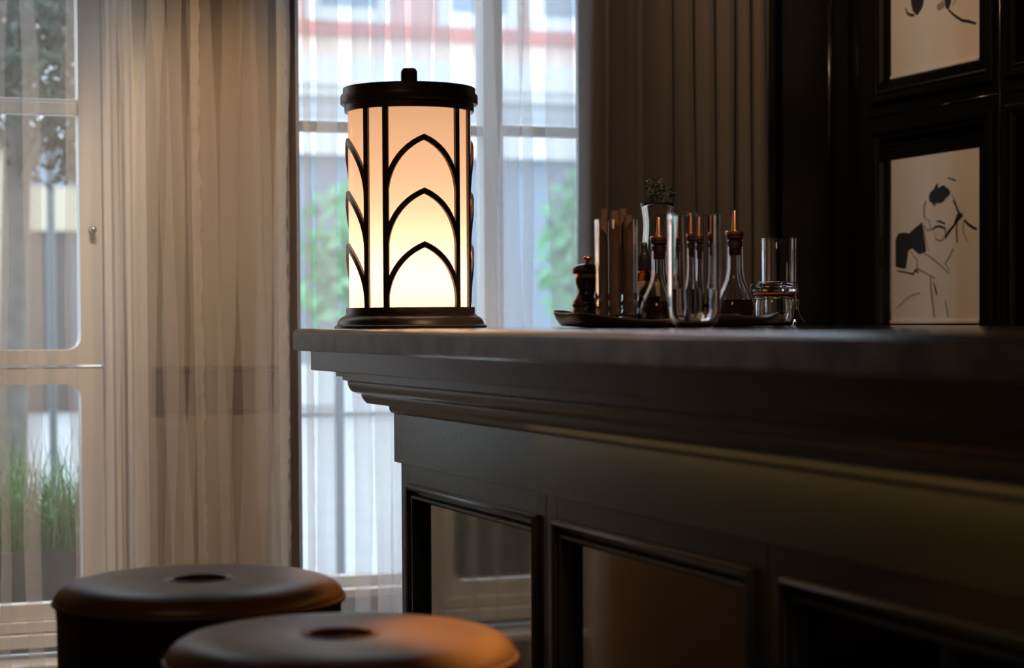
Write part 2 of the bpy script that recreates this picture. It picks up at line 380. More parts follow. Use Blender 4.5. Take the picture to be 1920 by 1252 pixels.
BAR = thing('bar_counter', 'charcoal painted bar counter with stepped cornice and smoked mirror panels', 'bar counter', (1.5, 2.0, 0))
INV = Matrix.Translation((-1.5, -2.0, 0))
def bpart(name, bm, m, smooth=False, parent=None):
    bm.transform(INV); return obj(name, bm, m, parent or BAR, smooth)
def mitred(prof): return sweep([[(FX + a, .35, z), (FX + a, EY - a, z), (1.98, EY - a, z)] for a, z in prof])
bpart('carcass', boxes(((1.205, .4, .1), (1.95, 3.70, 1.05)), ((1.24, .4, 0), (1.95, 3.64, .1))), 'paint')
bpart('apron', mitred([(.30, 1.0555), (.0314, 1.0555), (.0314, 1.0185), (.033, 1.017), (.072, 1.0165), (.072, 1.0053), (.0823, 1.0053)]), 'paint')
bpart('cornice', mitred([(.0823, 1.0053), (.0823, .9985), (.0906, .9945), (.0906, .991), (.0918, .985), (.0945, .979), (.0985, .9745), (.106, .9712), (.1123, .9707), (.1123, .9665),
    (.1140, .962), (.1170, .957), (.1213, .9520), (.1245, .9520), (.1250, .9545), (.1525, .9545), (.156, .9452), (.1565, .940), (.159, .935), (.1635, .9327)]), 'paint', 'auto')
bpart('frieze', mitred([(.1635, .9327), (.1635, .8385), (.1645, .8378), (.1745, .8378)]), 'paint')
bpart('end_panel', boxes(((1.1545, 3.69, .1), (1.95, 3.7255, .8378))), 'paint')
mould = [(0, 0), (0, -.005), (.002, -.0095), (.006, -.0115), (.0105, -.0095), (.0125, -.004), (.013, .004), (.018, .005), (.0188, -.001), (.022, -.0045), (.0265, -.004), (.029, .001), (.0295, .008), (.034, .011), (.035, .0160)]
for (y1, y0, p1, p0) in ((3.69, 2.949, 3.6714, 2.981), (2.947, 2.196, 2.904, 2.230), (2.194, 1.446, 2.152, 1.480), (1.444, .69, 1.40, .734)):
    fr = bpart('panel_frame', boxes(((1.1545, p1, .12), (1.205, y1, .8378)), ((1.1545, y0, .12), (1.205, p0, .8378)), ((1.1545, p0, .80), (1.205, p1, .8378)), ((1.1545, p0, .12), (1.205, p1, .17)), bev=.0008), 'paint')
    bpart('panel_moulding', rect_mould(mould, lambda u, v, d: (1.1545 + d, u, v), p0, p1, .17, .80), 'paint', 'auto', fr)
    mr = bpart('mirror_panel', boxes(((1.1693, p0 + .03, .2), (1.175, p1 - .03, .77))), 'mirror', False, fr); mr['label'] = 'smoked mirror panel'
bpart('light_strip', boxes(((1.107, .5, .9530), (1.130, 2.98, .9543))), 'led')['label'] = 'thin warm light strip under the cornice'

# ------------------------------------------------------------------ table lamp
LX, LY, LR = 1.168, 3.70, .1188
LAMP = thing('table_lamp', 'cylindrical lit table lamp with pointed arch metalwork on the bar end', 'table lamp', (LX, LY, 1.1))
z_ = -1.1
def lz(p): return [(r, z - 1.1) for r, z in p]
obj('base', lathe(lz([(0, 1.1), (.1474, 1.1), (.1480, 1.1015), (.1480, 1.1045), (.1440, 1.106), (.1425, 1.108), (.1415, 1.113), (.138, 1.118), (.133, 1.122), (.1285, 1.1236), (.1285, 1.1255), (.1250, 1.1265), (.1250, 1.1385), (.1243, 1.1397), (0, 1.1397)]), 96), 'bronze', LAMP, 'auto')
obj('shade', lathe(lz([(LR, 1.1392), (LR, 1.522)]), 96), 'opal', LAMP, True)['label'] = 'glowing opal glass cylinder'
cap = obj('cap', lathe(lz([(0, 1.519), (.1255, 1.517), (.1258, 1.531), (.1315, 1.5315), (.1330, 1.5335), (.1330, 1.548), (.1322, 1.550), (.1283, 1.5505), (.1283, 1.5625), (.127, 1.5637), (0, 1.5637)]), 96), 'bronze', LAMP, 'auto')
obj('finial', lathe(lz([(0, 1.5637), (.0165, 1.5637), (.0165, 1.597), (.0125, 1.6026), (0, 1.6026)]), 8, ang0=.2), 'bronze_lt', LAMP)
b_ = obj('bulb', lathe([(0, .058), (.016, .060), (.028, .074), (.032, .090), (.028, .106), (.016, .120), (0, .124)], 24), 'bulb', LAMP, True)
AC = -yaw - PI / 2 + .02                  # angle of the side of the lamp that faces the camera
def ribbon(path, wd, r1, r2, bm):
    """strip on the cylinder from a 2-D path (degrees to the right of the front, z), mitred, with thickness."""
    P = [Vector((math.radians(a) * r2, z)) for a, z in path]; L, Rt = [], []
    for i, q in enumerate(P):
        d1 = (q - P[i - 1]).normalized() if i else None; d2 = (P[i + 1] - q).normalized() if i < len(P) - 1 else None
        n1 = Vector((-d1.y, d1.x)) if d1 else None; n2 = Vector((-d2.y, d2.x)) if d2 else None
        nn = (n1 + n2).normalized() if n1 and n2 else (n1 or n2)
        k = wd / 2 / max(.35, nn.dot(n1 or n2)); L.append(q + nn * k); Rt.append(q - nn * k)
    def w3(q, r): a = AC + q.x / r2; return (r * math.cos(a), r * math.sin(a), q.y - 1.1)
    V = [[bm.verts.new(w3(q, r)) for q in s] for s, r in ((L, r1), (L, r2), (Rt, r2), (Rt, r1))]
    for i in range(4):
        A, B = V[i], V[(i + 1) % 4]
        for k in range(len(A) - 1): bm.faces.new([A[k], A[k + 1], B[k + 1], B[k]])
    bm.faces.new([v[0] for v in V]); bm.faces.new([v[-1] for v in V][::-1])
    bmesh.ops.recalc_face_normals(bm, faces=bm.faces[:]); return bm
HW = math.radians(34.7) * .1245; RO = (HW ** 2 + .112 ** 2) / (2 * HW)
for q in range(4):
    c0 = 14.7 + 90 * q
    for s in (-34.7, 34.7):
        obj('upright_bar', ribbon([(c0 + s, 1.1395), (c0 + s, 1.25), (c0 + s, 1.40), (c0 + s, 1.5175)], .0118, LR + .0002, .1238, BM()), 'bronze', LAMP)
    for ap in (1.460, 1.359, 1.258):
        half = []
        for k in range(13):
            t = k / 12 * math.acos(1 - HW / RO) ; half.append((-HW + RO * (1 - math.cos(t)), ap - .112 + RO * math.sin(t)))
        pth = half + [(-x, z) for x, z in half[-2::-1]]
        pth = [(c0 + math.degrees(x / .1245), z) for x, z in pth]
        obj('pointed_arch', ribbon(pth, .0105, LR + .0002, .1245, BM()), 'bronze', LAMP)

# ------------------------------------------------------------------ stools
def stool(x, y, label, rz):
    t = thing('bar_stool', label, 'bar stool', (x, y, 0), 'leather drum bar stools', rz)
    H = .743
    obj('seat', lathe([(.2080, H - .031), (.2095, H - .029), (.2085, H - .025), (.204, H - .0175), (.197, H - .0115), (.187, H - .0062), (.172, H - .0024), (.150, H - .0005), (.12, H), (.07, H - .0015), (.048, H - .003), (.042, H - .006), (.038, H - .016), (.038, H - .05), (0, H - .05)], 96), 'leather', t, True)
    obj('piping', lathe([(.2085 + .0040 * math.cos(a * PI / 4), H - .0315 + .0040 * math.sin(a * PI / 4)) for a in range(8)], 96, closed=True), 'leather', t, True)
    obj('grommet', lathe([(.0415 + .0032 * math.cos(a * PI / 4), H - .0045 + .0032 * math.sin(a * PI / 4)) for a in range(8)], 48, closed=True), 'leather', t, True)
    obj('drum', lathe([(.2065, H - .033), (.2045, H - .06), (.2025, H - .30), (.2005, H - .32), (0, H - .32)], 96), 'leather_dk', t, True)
    obj('pedestal', lathe([(.035, H - .32), (.03, .10), (.034, .03)], 32), 'bronze', t, True)
    obj('foot', lathe([(.034, .035), (.06, .028), (.20, .014), (.205, .008), (.205, 0), (0, 0)], 64), 'bronze', t, True)
    return t
stool(.6344, 2.2939, 'brown leather drum bar stool in front, overlapping the other stool', .4)
stool(.5812, 2.8687, 'brown leather drum bar stool behind, closest to the ivory window', 1.3)

# ------------------------------------------------------------------ curtains
def nz1(x, s): return math.sin(x * 1.7 + s * 2.1) * .5 + math.sin(x * 3.1 + s * 5.3) * .3 + math.sin(x * 6.7 + s * 1.3) * .2
def zpleat(x0, x1, yb, z0, z1, folds, nz=26, per=7, drift=.010, seed=0, tilt=.0):
    """cloth hanging in flattened Z pleats: folds = (x, overlap, depth)."""
    rows = []
    for j in range(nz + 1):
        z = z0 + (z1 - z0) * j / nz; P = [Vector((x0, yb, z))]
        for i, (xf, ov, dp) in enumerate(folds):
            dx = drift * nz1(z * 1.3 + i * 7.7, seed + i) + tilt * math.sin(i * 2.3 + seed) * (z - 1.2) * min(1, i / 6); o2 = ov * (1 + .45 * nz1(z * 1.1 + i * 3.1, seed + 2 * i)) / 2
            y2 = yb + .006 * nz1(z + i, i)
            P += [Vector((xf + dx + o2 * .6, y2 - dp * .5, z)), Vector((xf + dx + o2, y2 - dp * .15, z)), Vector((xf + dx - o2, y2 + dp * .35, z)), Vector((xf + dx - o2 * .6, y2 + dp * .6, z))]
        P.append(Vector((x1 + drift * .4 * nz1(z, 3), yb, z)))
        row = []
        for k in range(len(P) - 1):
            a, b, c_, d = P[max(k - 1, 0)], P[k], P[k + 1], P[min(k + 2, len(P) - 1)]
            for t in range(per):
                u = t / per
                row.append(.5 * ((2 * b) + (c_ - a) * u + (2 * a - 5 * b + 4 * c_ - d) * u * u + (3 * b - a - 3 * c_ + d) * u ** 3))
        row.append(P[-1]); rows.append(row)
    return sweep([[r[k] for r in rows] for k in range(len(rows[0]))])
fa = [(.392, .02, .01), (.496, .014, .010), (.555, .024, .012), (.655, .010, .010), (.735, .018, .015), (.787, .026, .02), (.828, .03, .025), (.862, .020, .03), (.893, .034, .03), (.921, .012, .02), (.968, .045, .03), (1.011, .028, .04),
      (1.063, .042, .03), (1.100, .028, .04), (1.132, .024, .03)]
t = thing('sheer_curtain', 'golden voile curtain bunched in pleats in front of the ivory casement', 'curtain', (.8, 4.62, 0), 'sheer window curtains')
bm = zpleat(.36, 1.155, 4.62, .02, 2.86, fa, drift=.014, tilt=.016); bm.transform(Matrix.Translation((-.8, -4.62, 0))); obj('cloth', bm, 'sheer_a', t, True)
def frill(x, y, z0, z1, wd, amp, dx=lambda z: 0, n=520, seed=0):
    rows = [[], [], []]; rg = random.Random(seed + 40); a = 0; e = 1
    for k in range(n + 1):
        z = z0 + (z1 - z0) * k / n
        if k % 3 == 0: e = rg.uniform(-1, 1)
        a = a * .55 + .45 * e * amp
        rows[0].append((x + dx(z), y, z)); rows[1].append((x + dx(z) + wd * .55 + a * .3, y - .003 - abs(a) * .6, z)); rows[2].append((x + dx(z) + wd + a * .8, y + a * .8, z))
    return sweep(rows)
bm = frill(1.125, 4.595, .02, 2.86, .022, .006); bm.transform(Matrix.Translation((-.8, -4.62, 0))); obj('gathered_edge', bm, 'hem', t, True)
bm = frill(.922, 4.585, .02, 2.86, .020, .006, lambda z: .004 * math.sin(z * 3), seed=2); bm.transform(Matrix.Translation((-.8, -4.62, 0))); obj('gathered_seam', bm, 'hem', t, True)
fb = [(1.254, .046, .010), (1.332, .030, .012), (1.386, .032, .012), (1.430, .022, .012), (1.490, .044, .014), (1.545, .02, .01), (1.655, .050, .012), (1.722, .042, .012), (1.762, .018, .01), (1.855, .046, .012), (1.905, .036, .012)]
t = thing('sheer_curtain', 'white voile curtain hanging across the bright window behind the lit lamp', 'curtain', (1.55, 4.62, 0), 'sheer window curtains')
bm = zpleat(1.176, 1.945, 4.62, .02, 2.86, fb, seed=4, drift=.012, tilt=.012); bm.transform(Matrix.Translation((-1.55, -4.62, 0))); obj('cloth', bm, 'sheer_b', t, True)
bm = frill(1.189, 4.597, .02, 2.86, .018, .0025, lambda z: .002 * math.sin(z * 2.2), seed=5); bm.transform(Matrix.Translation((-1.55, -4.62, 0))); obj('edge_band', bm, 'hem', t, True)

def drape_bm():
    fx = [1.870, 1.884, 1.908, 1.940, 1.952, 1.968, 1.988, 2.012, 2.030, 2.046, 2.064, 2.086, 2.100, 2.116, 2.132, 2.150, 2.166, 2.186, 2.204, 2.222, 2.242, 2.262, 2.280, 2.302, 2.320, 2.342, 2.362, 2.392]
    fy = [.03, -.030, -.026, .026, .020, -.030, -.036, -.012, .024, .020, -.022, -.020, .016, .012, -.020, -.016, .018, -.020, -.016, .014, -.018, -.014, .016, -.014, .012, -.012, .008, .03]
    rows = []
    for j in range(25):
        z = .02 + 2.84 * j / 24; row = []
        P = [Vector((x + .008 * nz1(z * .8 + i, i) + (.0 if i > 2 else .012 * (1.9 - z) * (1, .9, .4)[i] * -1 if z < 1.9 else 0), 4.5 + y * (1.1 + .2 * nz1(z, i)), z)) for i, (x, y) in enumerate(zip(fx, fy))]
        for k in range(len(P) - 1):
            a, b, c_, d = P[max(k - 1, 0)], P[k], P[k + 1], P[min(k + 2, len(P) - 1)]
            for t in range(8):
                u = t / 8
                row.append(.5 * ((2 * b) + (c_ - a) * u + (2 * a - 5 * b + 4 * c_ - d) * u * u + (3 * b - a - 3 * c_ + d) * u ** 3))
        rows.append(row)
    return sweep([[r[k] for r in rows] for k in range(len(rows[0]))])
o = obj('heavy_drape', drape_bm(), 'drape', None, True)
sm = o.modifiers.new('thickness', 'SOLIDIFY'); sm.thickness = .004
tag(o, 'heavy taupe floor length drape in deep folds behind the cruet tray', 'curtain')

# ------------------------------------------------------------------ framed drawings on the right wall
PX = 2.765; PYL, PYR = 4.5635, 4.158; PW = PYL - PYR
def to_u(shapes, f):
    return [[f(x, y) for x, y in s] for s in shapes]
def ink_poly(bm, pts, off):
    vs = [bm.verts.new((PX - off, PYL - u * PW, z)) for u, z in pts]
    if len(vs) > 2:
        f = bm.faces.new(vs); bmesh.ops.triangulate(bm, faces=[f])
def ink_line(bm, pts, wd, off):
    P = [Vector((u * PW, z)) for u, z in pts]
    for i in range(len(P) - 1):
        d = (P[i + 1] - P[i]); n_ = Vector((-d.y, d.x)).normalized()
        w0, w1 = wd * (.55 + .45 * math.sin(PI * (i + .3) / len(P))), wd * (.55 + .45 * math.sin(PI * (i + 1.3) / len(P)))
        q = [P[i] + n_ * w0, P[i + 1] + n_ * w1, P[i + 1] - n_ * w1, P[i] - n_ * w0]
        bm.faces.new([bm.verts.new((PX - off, PYL - a.x, a.y)) for a in q])
def framed(label, z0, z1, blobs, lines, greys):
    t = thing('framed_drawing', label, 'picture', (PX, (PYL + PYR) / 2, z0), 'framed ink drawings on the black panelling')
    T = Matrix.Translation((-PX, -(PYL + PYR) / 2, -z0))
    def pt(name, bm, m):
        bm.transform(T); return obj(name, bm, m, t)
    mrg = .045
    pt('frame', rect_mould([(-mrg, .014), (-mrg, -.006), (-mrg + .006, -.008), (-mrg + .012, -.004), (-.004, -.002), (0, .002), (0, .006)], lambda u, v, d: (PX + d, u, v), PYR, PYL, z0, z1), 'black')
    pt('paper', boxes(((PX + .001, PYR - .002, z0 - .002), (PX + .008, PYL + .002, z1 + .002))), 'paper')
    pt('mat_bevel', boxes(((PX - .004, PYR, z0), (PX + .001, PYL, z0 + .008)), bev=.001), 'paper')
    bm = BM()
    for b in blobs: ink_poly(bm, b, .0002)
    for wd, b in lines: ink_line(bm, b, wd, .0004)
    nb = len(bm.faces)
    for wd, b in greys: ink_line(bm, b, wd, .0003)
    for i_, f in enumerate(bm.faces): f.material_index = 0 if i_ < nb else 1
    pt('ink_strokes', bm, ('ink', 'ink_lt'))['label'] = 'black brush strokes and grey pen lines'  # pen and brush strokes of the drawing, all in one mesh
    return t
def f_low(x, y):
    u = (x - 102) / 536; top = 205 - 77 * u
    return (u, 1.5275 - (1.5275 - 1.1005) * (y - top) / (1212 - top))
def f_up(x, y):
    u = (x - 290) / 645; b = 580 - 145 * u
    return (u, 1.7401 + (b - y) / 3.9125 * 5.03 / 3733)
lo_bl = to_u([[(345, 455), (342, 425), (352, 398), (372, 380), (390, 345), (399, 352), (396, 378), (412, 366), (432, 356), (466, 385), (472, 405), (458, 425), (440, 440), (430, 458), (402, 468), (384, 464), (375, 490), (366, 470)],
    [(218, 655), (255, 620), (300, 585), (303, 650), (325, 765), (282, 783), (235, 745), (212, 760), (197, 868), (178, 872), (168, 850), (152, 864), (130, 860), (130, 690), (150, 655), (190, 648)],
    [(440, 690), (455, 640), (500, 590), (515, 560), (512, 535), (540, 528), (546, 545), (520, 575), (480, 632)]], f_low)
lo_ln = [(w_, to_u([s], f_low)[0]) for w_, s in ((.0035, [(553, 572), (585, 605), (625, 630)]), (.0035, [(488, 450), (505, 480), (515, 515), (535, 545)]), (.0025, [(515, 560), (508, 640), (512, 712)]), (.0025, [(358, 632), (385, 612), (410, 610), (440, 622), (445, 690)]),
    (.0025, [(390, 580), (412, 580), (440, 595)]), (.002, [(325, 452), (310, 490), (315, 560)]), (.003, [(372, 960), (382, 1000), (392, 1035)]), (.003, [(240, 912), (262, 875), (275, 900)]), (.0018, [(140, 885), (190, 893), (245, 905)]), (.0015, [(455, 310), (480, 318), (505, 328)]))]
lo_gr = [(w_, to_u([s], f_low)[0]) for w_, s in ((.002, [(315, 560), (345, 575), (352, 620), (335, 640), (310, 600)]), (.0016, [(310, 610), (320, 690), (345, 770)]), (.002, [(300, 770), (345, 795), (400, 840), (462, 902)]), (.002, [(225, 760), (250, 800), (272, 822), (268, 870), (330, 905), (380, 930)]),
    (.004, [(350, 920), (358, 1040), (375, 1175)]), (.003, [(442, 1070), (450, 1120), (460, 1175)]), (.002, [(490, 745), (465, 800), (440, 840), (468, 890)]), (.002, [(550, 575), (545, 640), (575, 710)]), (.0012, [(140, 1120), (190, 1065), (240, 1035), (290, 1022)]), (.0014, [(372, 640), (385, 690), (420, 700), (445, 660)]), (.002, [(480, 420), (500, 450), (520, 520)]))]
framed('lower framed ink drawing of a bent dark-haired man, bottom edge at bar level', 1.1003, 1.5275, lo_bl, lo_ln, lo_gr)
up_bl = to_u([[(440, -60), (460, -110), (520, -120), (545, -40), (540, 0), (528, 50), (492, 103), (462, 75), (448, 30)], [(692, 0), (715, -80), (745, -30), (738, 20), (725, 66), (704, 62)]], f_up)
up_ln = [(w_, to_u([s], f_up)[0]) for w_, s in ((.0035, [(405, 42), (415, 80), (440, 98), (470, 98)]), (.0035, [(722, 70), (760, 110), (820, 152), (860, 158), (915, 176)]), (.003, [(520, -120), (600, -170), (700, -140), (735, -60)]))]
up_gr = [(w_, to_u([s], f_up)[0]) for w_, s in ((.009, [(640, 52), (670, 40), (690, 15)]), (.0015, [(750, 40), (770, 10), (775, -20)]), (.0015, [(540, -20), (560, -80), (600, -100)]))]
framed('upper framed ink drawing cut by the top of the photo', 1.7401, 2.21, up_bl, up_ln, up_gr)

# ------------------------------------------------------------------ things on the bar
t = thing('serving_tray', 'dark shallow serving tray with upturned wavy rim under the cruet bottles', 'tray', (1.4769, 3.1862, 1.1), None, -yaw)
bm = BM(); NA = 96; rings = []
for (k, z) in ((0, .0095), (.55, .0095), (.80, .0095), (.925, .0096), (.955, .0125), (.98, .0175), (1.0, .0215), (1.0, .0185), (.975, .009), (.93, .003), (.70, .0), (0, .0)):
    ring = []
    for a in range(NA):
        th = 2 * PI * a / NA; wob = 1 + .03 * math.sin(3 * th + .5) + .02 * math.sin(7 * th)
        lift = max(0, k - .93) / .07 * (.004 * math.sin(5 * th + 1) + .010 * max(0, -math.cos(th)) ** 6 - .004 * max(0, -math.sin(th)) ** 2)
        ring.append((k * .194 * math.cos(th) * wob * (1 + .02 * max(0, -math.cos(th)) ** 8), k * .156 * math.sin(th) * wob, max(0, z + lift)) if k else (0, 0, z))
    rings.append(ring)
for i, rg_ in enumerate(rings): rings[i] = [bm.verts.new(p) for p in (rg_ if i not in (0, len(rings) - 1) else rg_[:1])]
for A, B in zip(rings, rings[1:]):
    for k in range(NA):
        q = [A[k % len(A)], A[(k + 1) % NA % len(A)], B[(k + 1) % NA % len(B)], B[k % len(B)]]
        q = [v for i, v in enumerate(q) if v not in q[:i]]
        bm.faces.new(q)
bmesh.ops.recalc_face_normals(bm, faces=bm.faces[:])
obj('dish', bm, 'tray', t, True)
TZ = 1.1097
# pepper mill
t = thing('pepper_mill', 'small turned dark wood pepper mill at the left of the tray', 'pepper mill', (1.3469, 3.2346, TZ))
obj('body', lathe([(0, 0), (.0277, 0), (.0277, .022), (.0262, .026), (.0277, .030), (.0262, .036), (.021, .044), (.0175, .052), (.0175, .058), (.021, .068), (.0222, .074), (.0222, .078), (0, .078)], 40), 'mill', t, 'auto')
obj('neck_ring', lathe([(0, .078), (.0215, .078), (.0215, .0845), (0, .0845)], 40), 'copper', t, 'auto')
obj('head', lathe([(0, .0845), (.025, .0845), (.0277, .088), (.0277, .092), (.024, .098), (.015, .1015), (.007, .1025), (0, .1025)], 40), 'mill', t, True)
obj('knob', lathe([(0, .1025), (.004, .1025), (.004, .108), (.008, .111), (.0085, .113), (.005, .1155), (0, .116)], 24), 'copper', t, True)
# tall cut glass with brown sticks
gx, gy = 1.3624, 3.1434
t = thing('tall_glass', 'tall cut glass holding the brown sticks, beside the pepper mill', 'glass', (gx, gy, TZ))
obj('tumbler', solid_lathe_glass([(.034, 0), (.0365, .002), (.0365, .05), (.037, .174), (.0363, .1755)], .0052, .009), 'glass', t, 'auto')
bm = BM()
for k in range(14):
    a = 2 * PI * k / 14
    for zz in (.012, .032):
        c_ = Vector((math.cos(a) * .0368, math.sin(a) * .0368, zz + .01)); tn = Vector((-math.sin(a), math.cos(a), 0)) * .0076; n_ = Vector((math.cos(a), math.sin(a), 0)) * .0022
        vs = [bm.verts.new(p) for p in (c_ + tn, c_ + Vector((0, 0, .0098)), c_ - tn, c_ - Vector((0, 0, .0098)), c_ + n_)]
        for i in range(4): bm.faces.new([vs[i], vs[(i + 1) % 4], vs[4]])
bmesh.ops.recalc_face_normals(bm, faces=bm.faces[:])
obj('cut_diamonds', bm, 'glass', t)
D0 = Vector((r0.x, r0.y, 0)); F0 = Vector((f0.x, f0.y, 0))
for k, (sx, sy, h, r, lb) in enumerate(((-.0215, -.004, .184, .0078, 'brown stick standing at the left wall of the tall cut glass'), (-.004, -.016, .180, .0090, 'brown stick at the front middle of the tall cut glass'),
        (.012, .012, .185, .0080, 'tallest brown stick in the tall cut glass'), (.0205, -.008, .172, .0082, 'shortest brown stick at the right of the tall cut glass'))):
    q = D0 * sx + F0 * sy
    t = thing('cinnamon_stick', lb, 'stick', (gx + q.x, gy + q.y, TZ + .0098), 'brown sticks in the tall glass')
    sp = [(r * (1 - .05 * i / 18) * math.cos(a), r * (1 - .05 * i / 18) * math.sin(a)) for i, a in ((i, i / 18 * 2 * PI * .93) for i in range(19))]
    inn = [(x * .55, y * .55) for x, y in sp[::-1]]
    pr = sp + inn
    obj('bark_roll', sweep([[(x, y, 0), (x * 1.01, y, h * .5), (x, y, h)] for x, y in pr], close_prof=True), 'stick', t, True)
    bm = BM(); A = [bm.verts.new((x, y, h)) for x, y in sp]; B = [bm.verts.new((x * .55, y * .55, h)) for x, y in sp]
    for i in range(18): bm.faces.new([A[i], A[i + 1], B[i + 1], B[i]])
    obj('cut_end', bm, 'stick', t)
# dropper bottle
t = thing('dropper_bottle', 'amber dropper bottle with black rubber bulb and cream label', 'bottle', (1.440, 3.200, TZ), None, -yaw)
obj('body', solid_lathe_glass([(.027, 0), (.0295, .003), (.0295, .062), (.0285, .071), (.023, .080), (.0125, .086), (.0115, .093)], .0025, .004), 'amber', t, 'auto')
obj('bitters', lathe([(0, .0045), (.0262, .0045), (.0262, .060), (0, .060)], 40), 'liquid', t, 'auto')
bm = BM()
sweep([[(.0298 * math.sin(math.radians(a)), -.0298 * math.cos(math.radians(a)), z) for a in range(-78, 79, 6)] for z in (.044, .071 - .0005)], bm=bm)
bm.transform(Matrix.Identity(4)); lb = obj('label', bm, 'label', t, True)
bm = BM()
for zz, a0, a1, hh in ((.066, -40, 30, .0012), (.0615, -50, 42, .0008), (.0585, -48, 38, .0008), (.049, -60, 55, .0006)):
    for a in range(a0, a1, 7): sweep([[(.0300 * math.sin(math.radians(b)), -.0300 * math.cos(math.radians(b)), z) for b in (a, a + 2.5, a + 5)] for z in (zz, zz + hh)], bm=bm)
obj('label_lines', bm, 'print', lb)
obj('collar', lathe([(0, .090), (.0130, .090), (.0135, .092), (.0130, .097), (.0135, .099), (.0130, .104), (.0135, .107), (.012, .1155), (0, .117)], 32), 'rubber', t, 'auto')
obj('rubber_bulb', lathe([(.0085, .1165), (.0078, .119), (.0066, .122), (.0064, .133), (.0058, .138), (.003, .1395), (0, .1396)], 24), 'rubber', t, True)
# vase with thyme
vx, vy = 1.4963, 3.2643
t = thing('glass_vase', 'flared clear glass carafe holding green herb sprigs at the back of the tray', 'vase', (vx, vy, TZ))
obj('carafe', solid_lathe_glass([(.028, 0), (.033, .003), (.037, .02), (.038, .05), (.035, .09), (.0290, .13), (.0262, .165), (.0262, .182), (.0295, .205), (.0310, .212)], .0042, .007), 'glass', t, True)
rnd = random.Random(3)
for k in range(10):
    s = thing('thyme_sprig', 'green thyme sprig standing in the flared glass carafe', 'herb sprig', (vx, vy, TZ), 'thyme sprigs in the carafe')
    a = 2 * PI * k / 10 + .3; rt = .018 * (.35 + .65 * rnd.random()); h = .218 + .03 * rnd.random() + (.008 if k % 3 == 0 else 0)
    p0 = Vector((math.cos(a + 2) * .010, math.sin(a + 2) * .010, .0082)); p2 = Vector((math.cos(a) * rt * 1.7, math.sin(a) * rt * 1.6, h)); p1 = Vector((math.cos(a) * .002, math.sin(a) * .002, .205))
    pts = [p0.lerp(p1, u).lerp(p1.lerp(p2, u), u) for u in [i / 10 for i in range(11)]]
    obj('stem', tube(BM(), pts, .0007, 5), 'stem', s, True)
    bm = BM()
    for i in range(4, 11):
        for side in range(12):
            b = pts[i] + Vector((0, 0, rnd.uniform(-.008, .006))); th = rnd.uniform(0, 2 * PI); L = rnd.uniform(.006, .0105) if pts[i].z > .197 else rnd.uniform(.003, .0045)
            low = pts[i].z < .217
            if low: b = pts[i].copy(); L = .003
            d = Vector((math.cos(th), math.sin(th), 1.5 if low else rnd.uniform(.25, .9))).normalized(); n_ = d.cross(Vector((0, 0, 1))).normalized() * L * .3
            e = b + d * L; mth = b + d * L * .5
            bm.faces.new([bm.verts.new(p) for p in (b, mth + n_, e, mth - n_)])
    obj('leaves', bm, 'leaf', s)
# dasher bottles
def dasher(x, y, z, s, label, fill=.036):
    t = thing('dasher_bottle', label, 'bottle', (x, y, z), 'bitters bottles with copper dashers')
    t.scale = (s, s, s)
    obj('flask', solid_lathe_glass([(.030, 0), (.0345, .002), (.0355, .006), (.0350, .020), (.0325, .033), (.0275, .046), (.0215, .058), (.0165, .071), (.0143, .084), (.0138, .095), (.0138, .136), (.0148, .1385), (.0148, .141)], .0042, .004), 'glass', t, True)
    obj('bitters', lathe([(0, .0046), (.0255, .0050), (.0308, .0095), (.0305, .018), (.0289, fill - .008), (.0273, fill), (0, fill)], 40), 'liquid', t, 'auto')
    st_ = obj('stopper', lathe([(0, .112), (.0094, .112), (.0098, .138), (.0146, .1413), (.0146, .1465), (0, .1465)], 32), 'stopper', t, 'auto')
    obj('copper_dasher', lathe([(0, .1465), (.0158, .1465), (.0160, .1485), (.0160, .1515), (.0145, .1530), (.0060, .1535), (.0052, .156), (.0028, .186), (.0022, .187), (0, .187)], 32), 'copper', t, 'auto')
    return t
dasher(1.4227, 3.0996, TZ, .95, 'copper topped bitters bottle directly in front of the amber dropper bottle')
dasher(1.5095, 3.1633, TZ, 1.01, 'taller of the two copper topped bitters bottles seen through the water glass')
dasher(1.5687, 3.2213, TZ, 1.0, 'shorter and farther of the two bitters bottles seen through the water glass')
dasher(1.5666, 3.0993, TZ, 1.02, 'copper topped bitters bottle at the right end of the tray, beside the clip jar')
# water glass
t = thing('water_glass', 'large clear stemless water glass half full, standing before the tray', 'glass', (1.348, 2.807, 1.1))
op = [(.0262, 0), (.0275, .0012), (.0315, .0035), (.0365, .0095), (.0400, .019), (.0413, .030), (.0413, .100), (.0413, .1755), (.0408, .1768)]
obj('tumbler', solid_lathe_glass(op, .0054, .008, 80), 'glass', t, True)
obj('water', lathe([(0, .0115), (.0250, .0118), (.0325, .0175), (.0346, .024), (.0356, .032), (.0356, .0605), (0, .0605)], 64), 'water', t, 'auto')
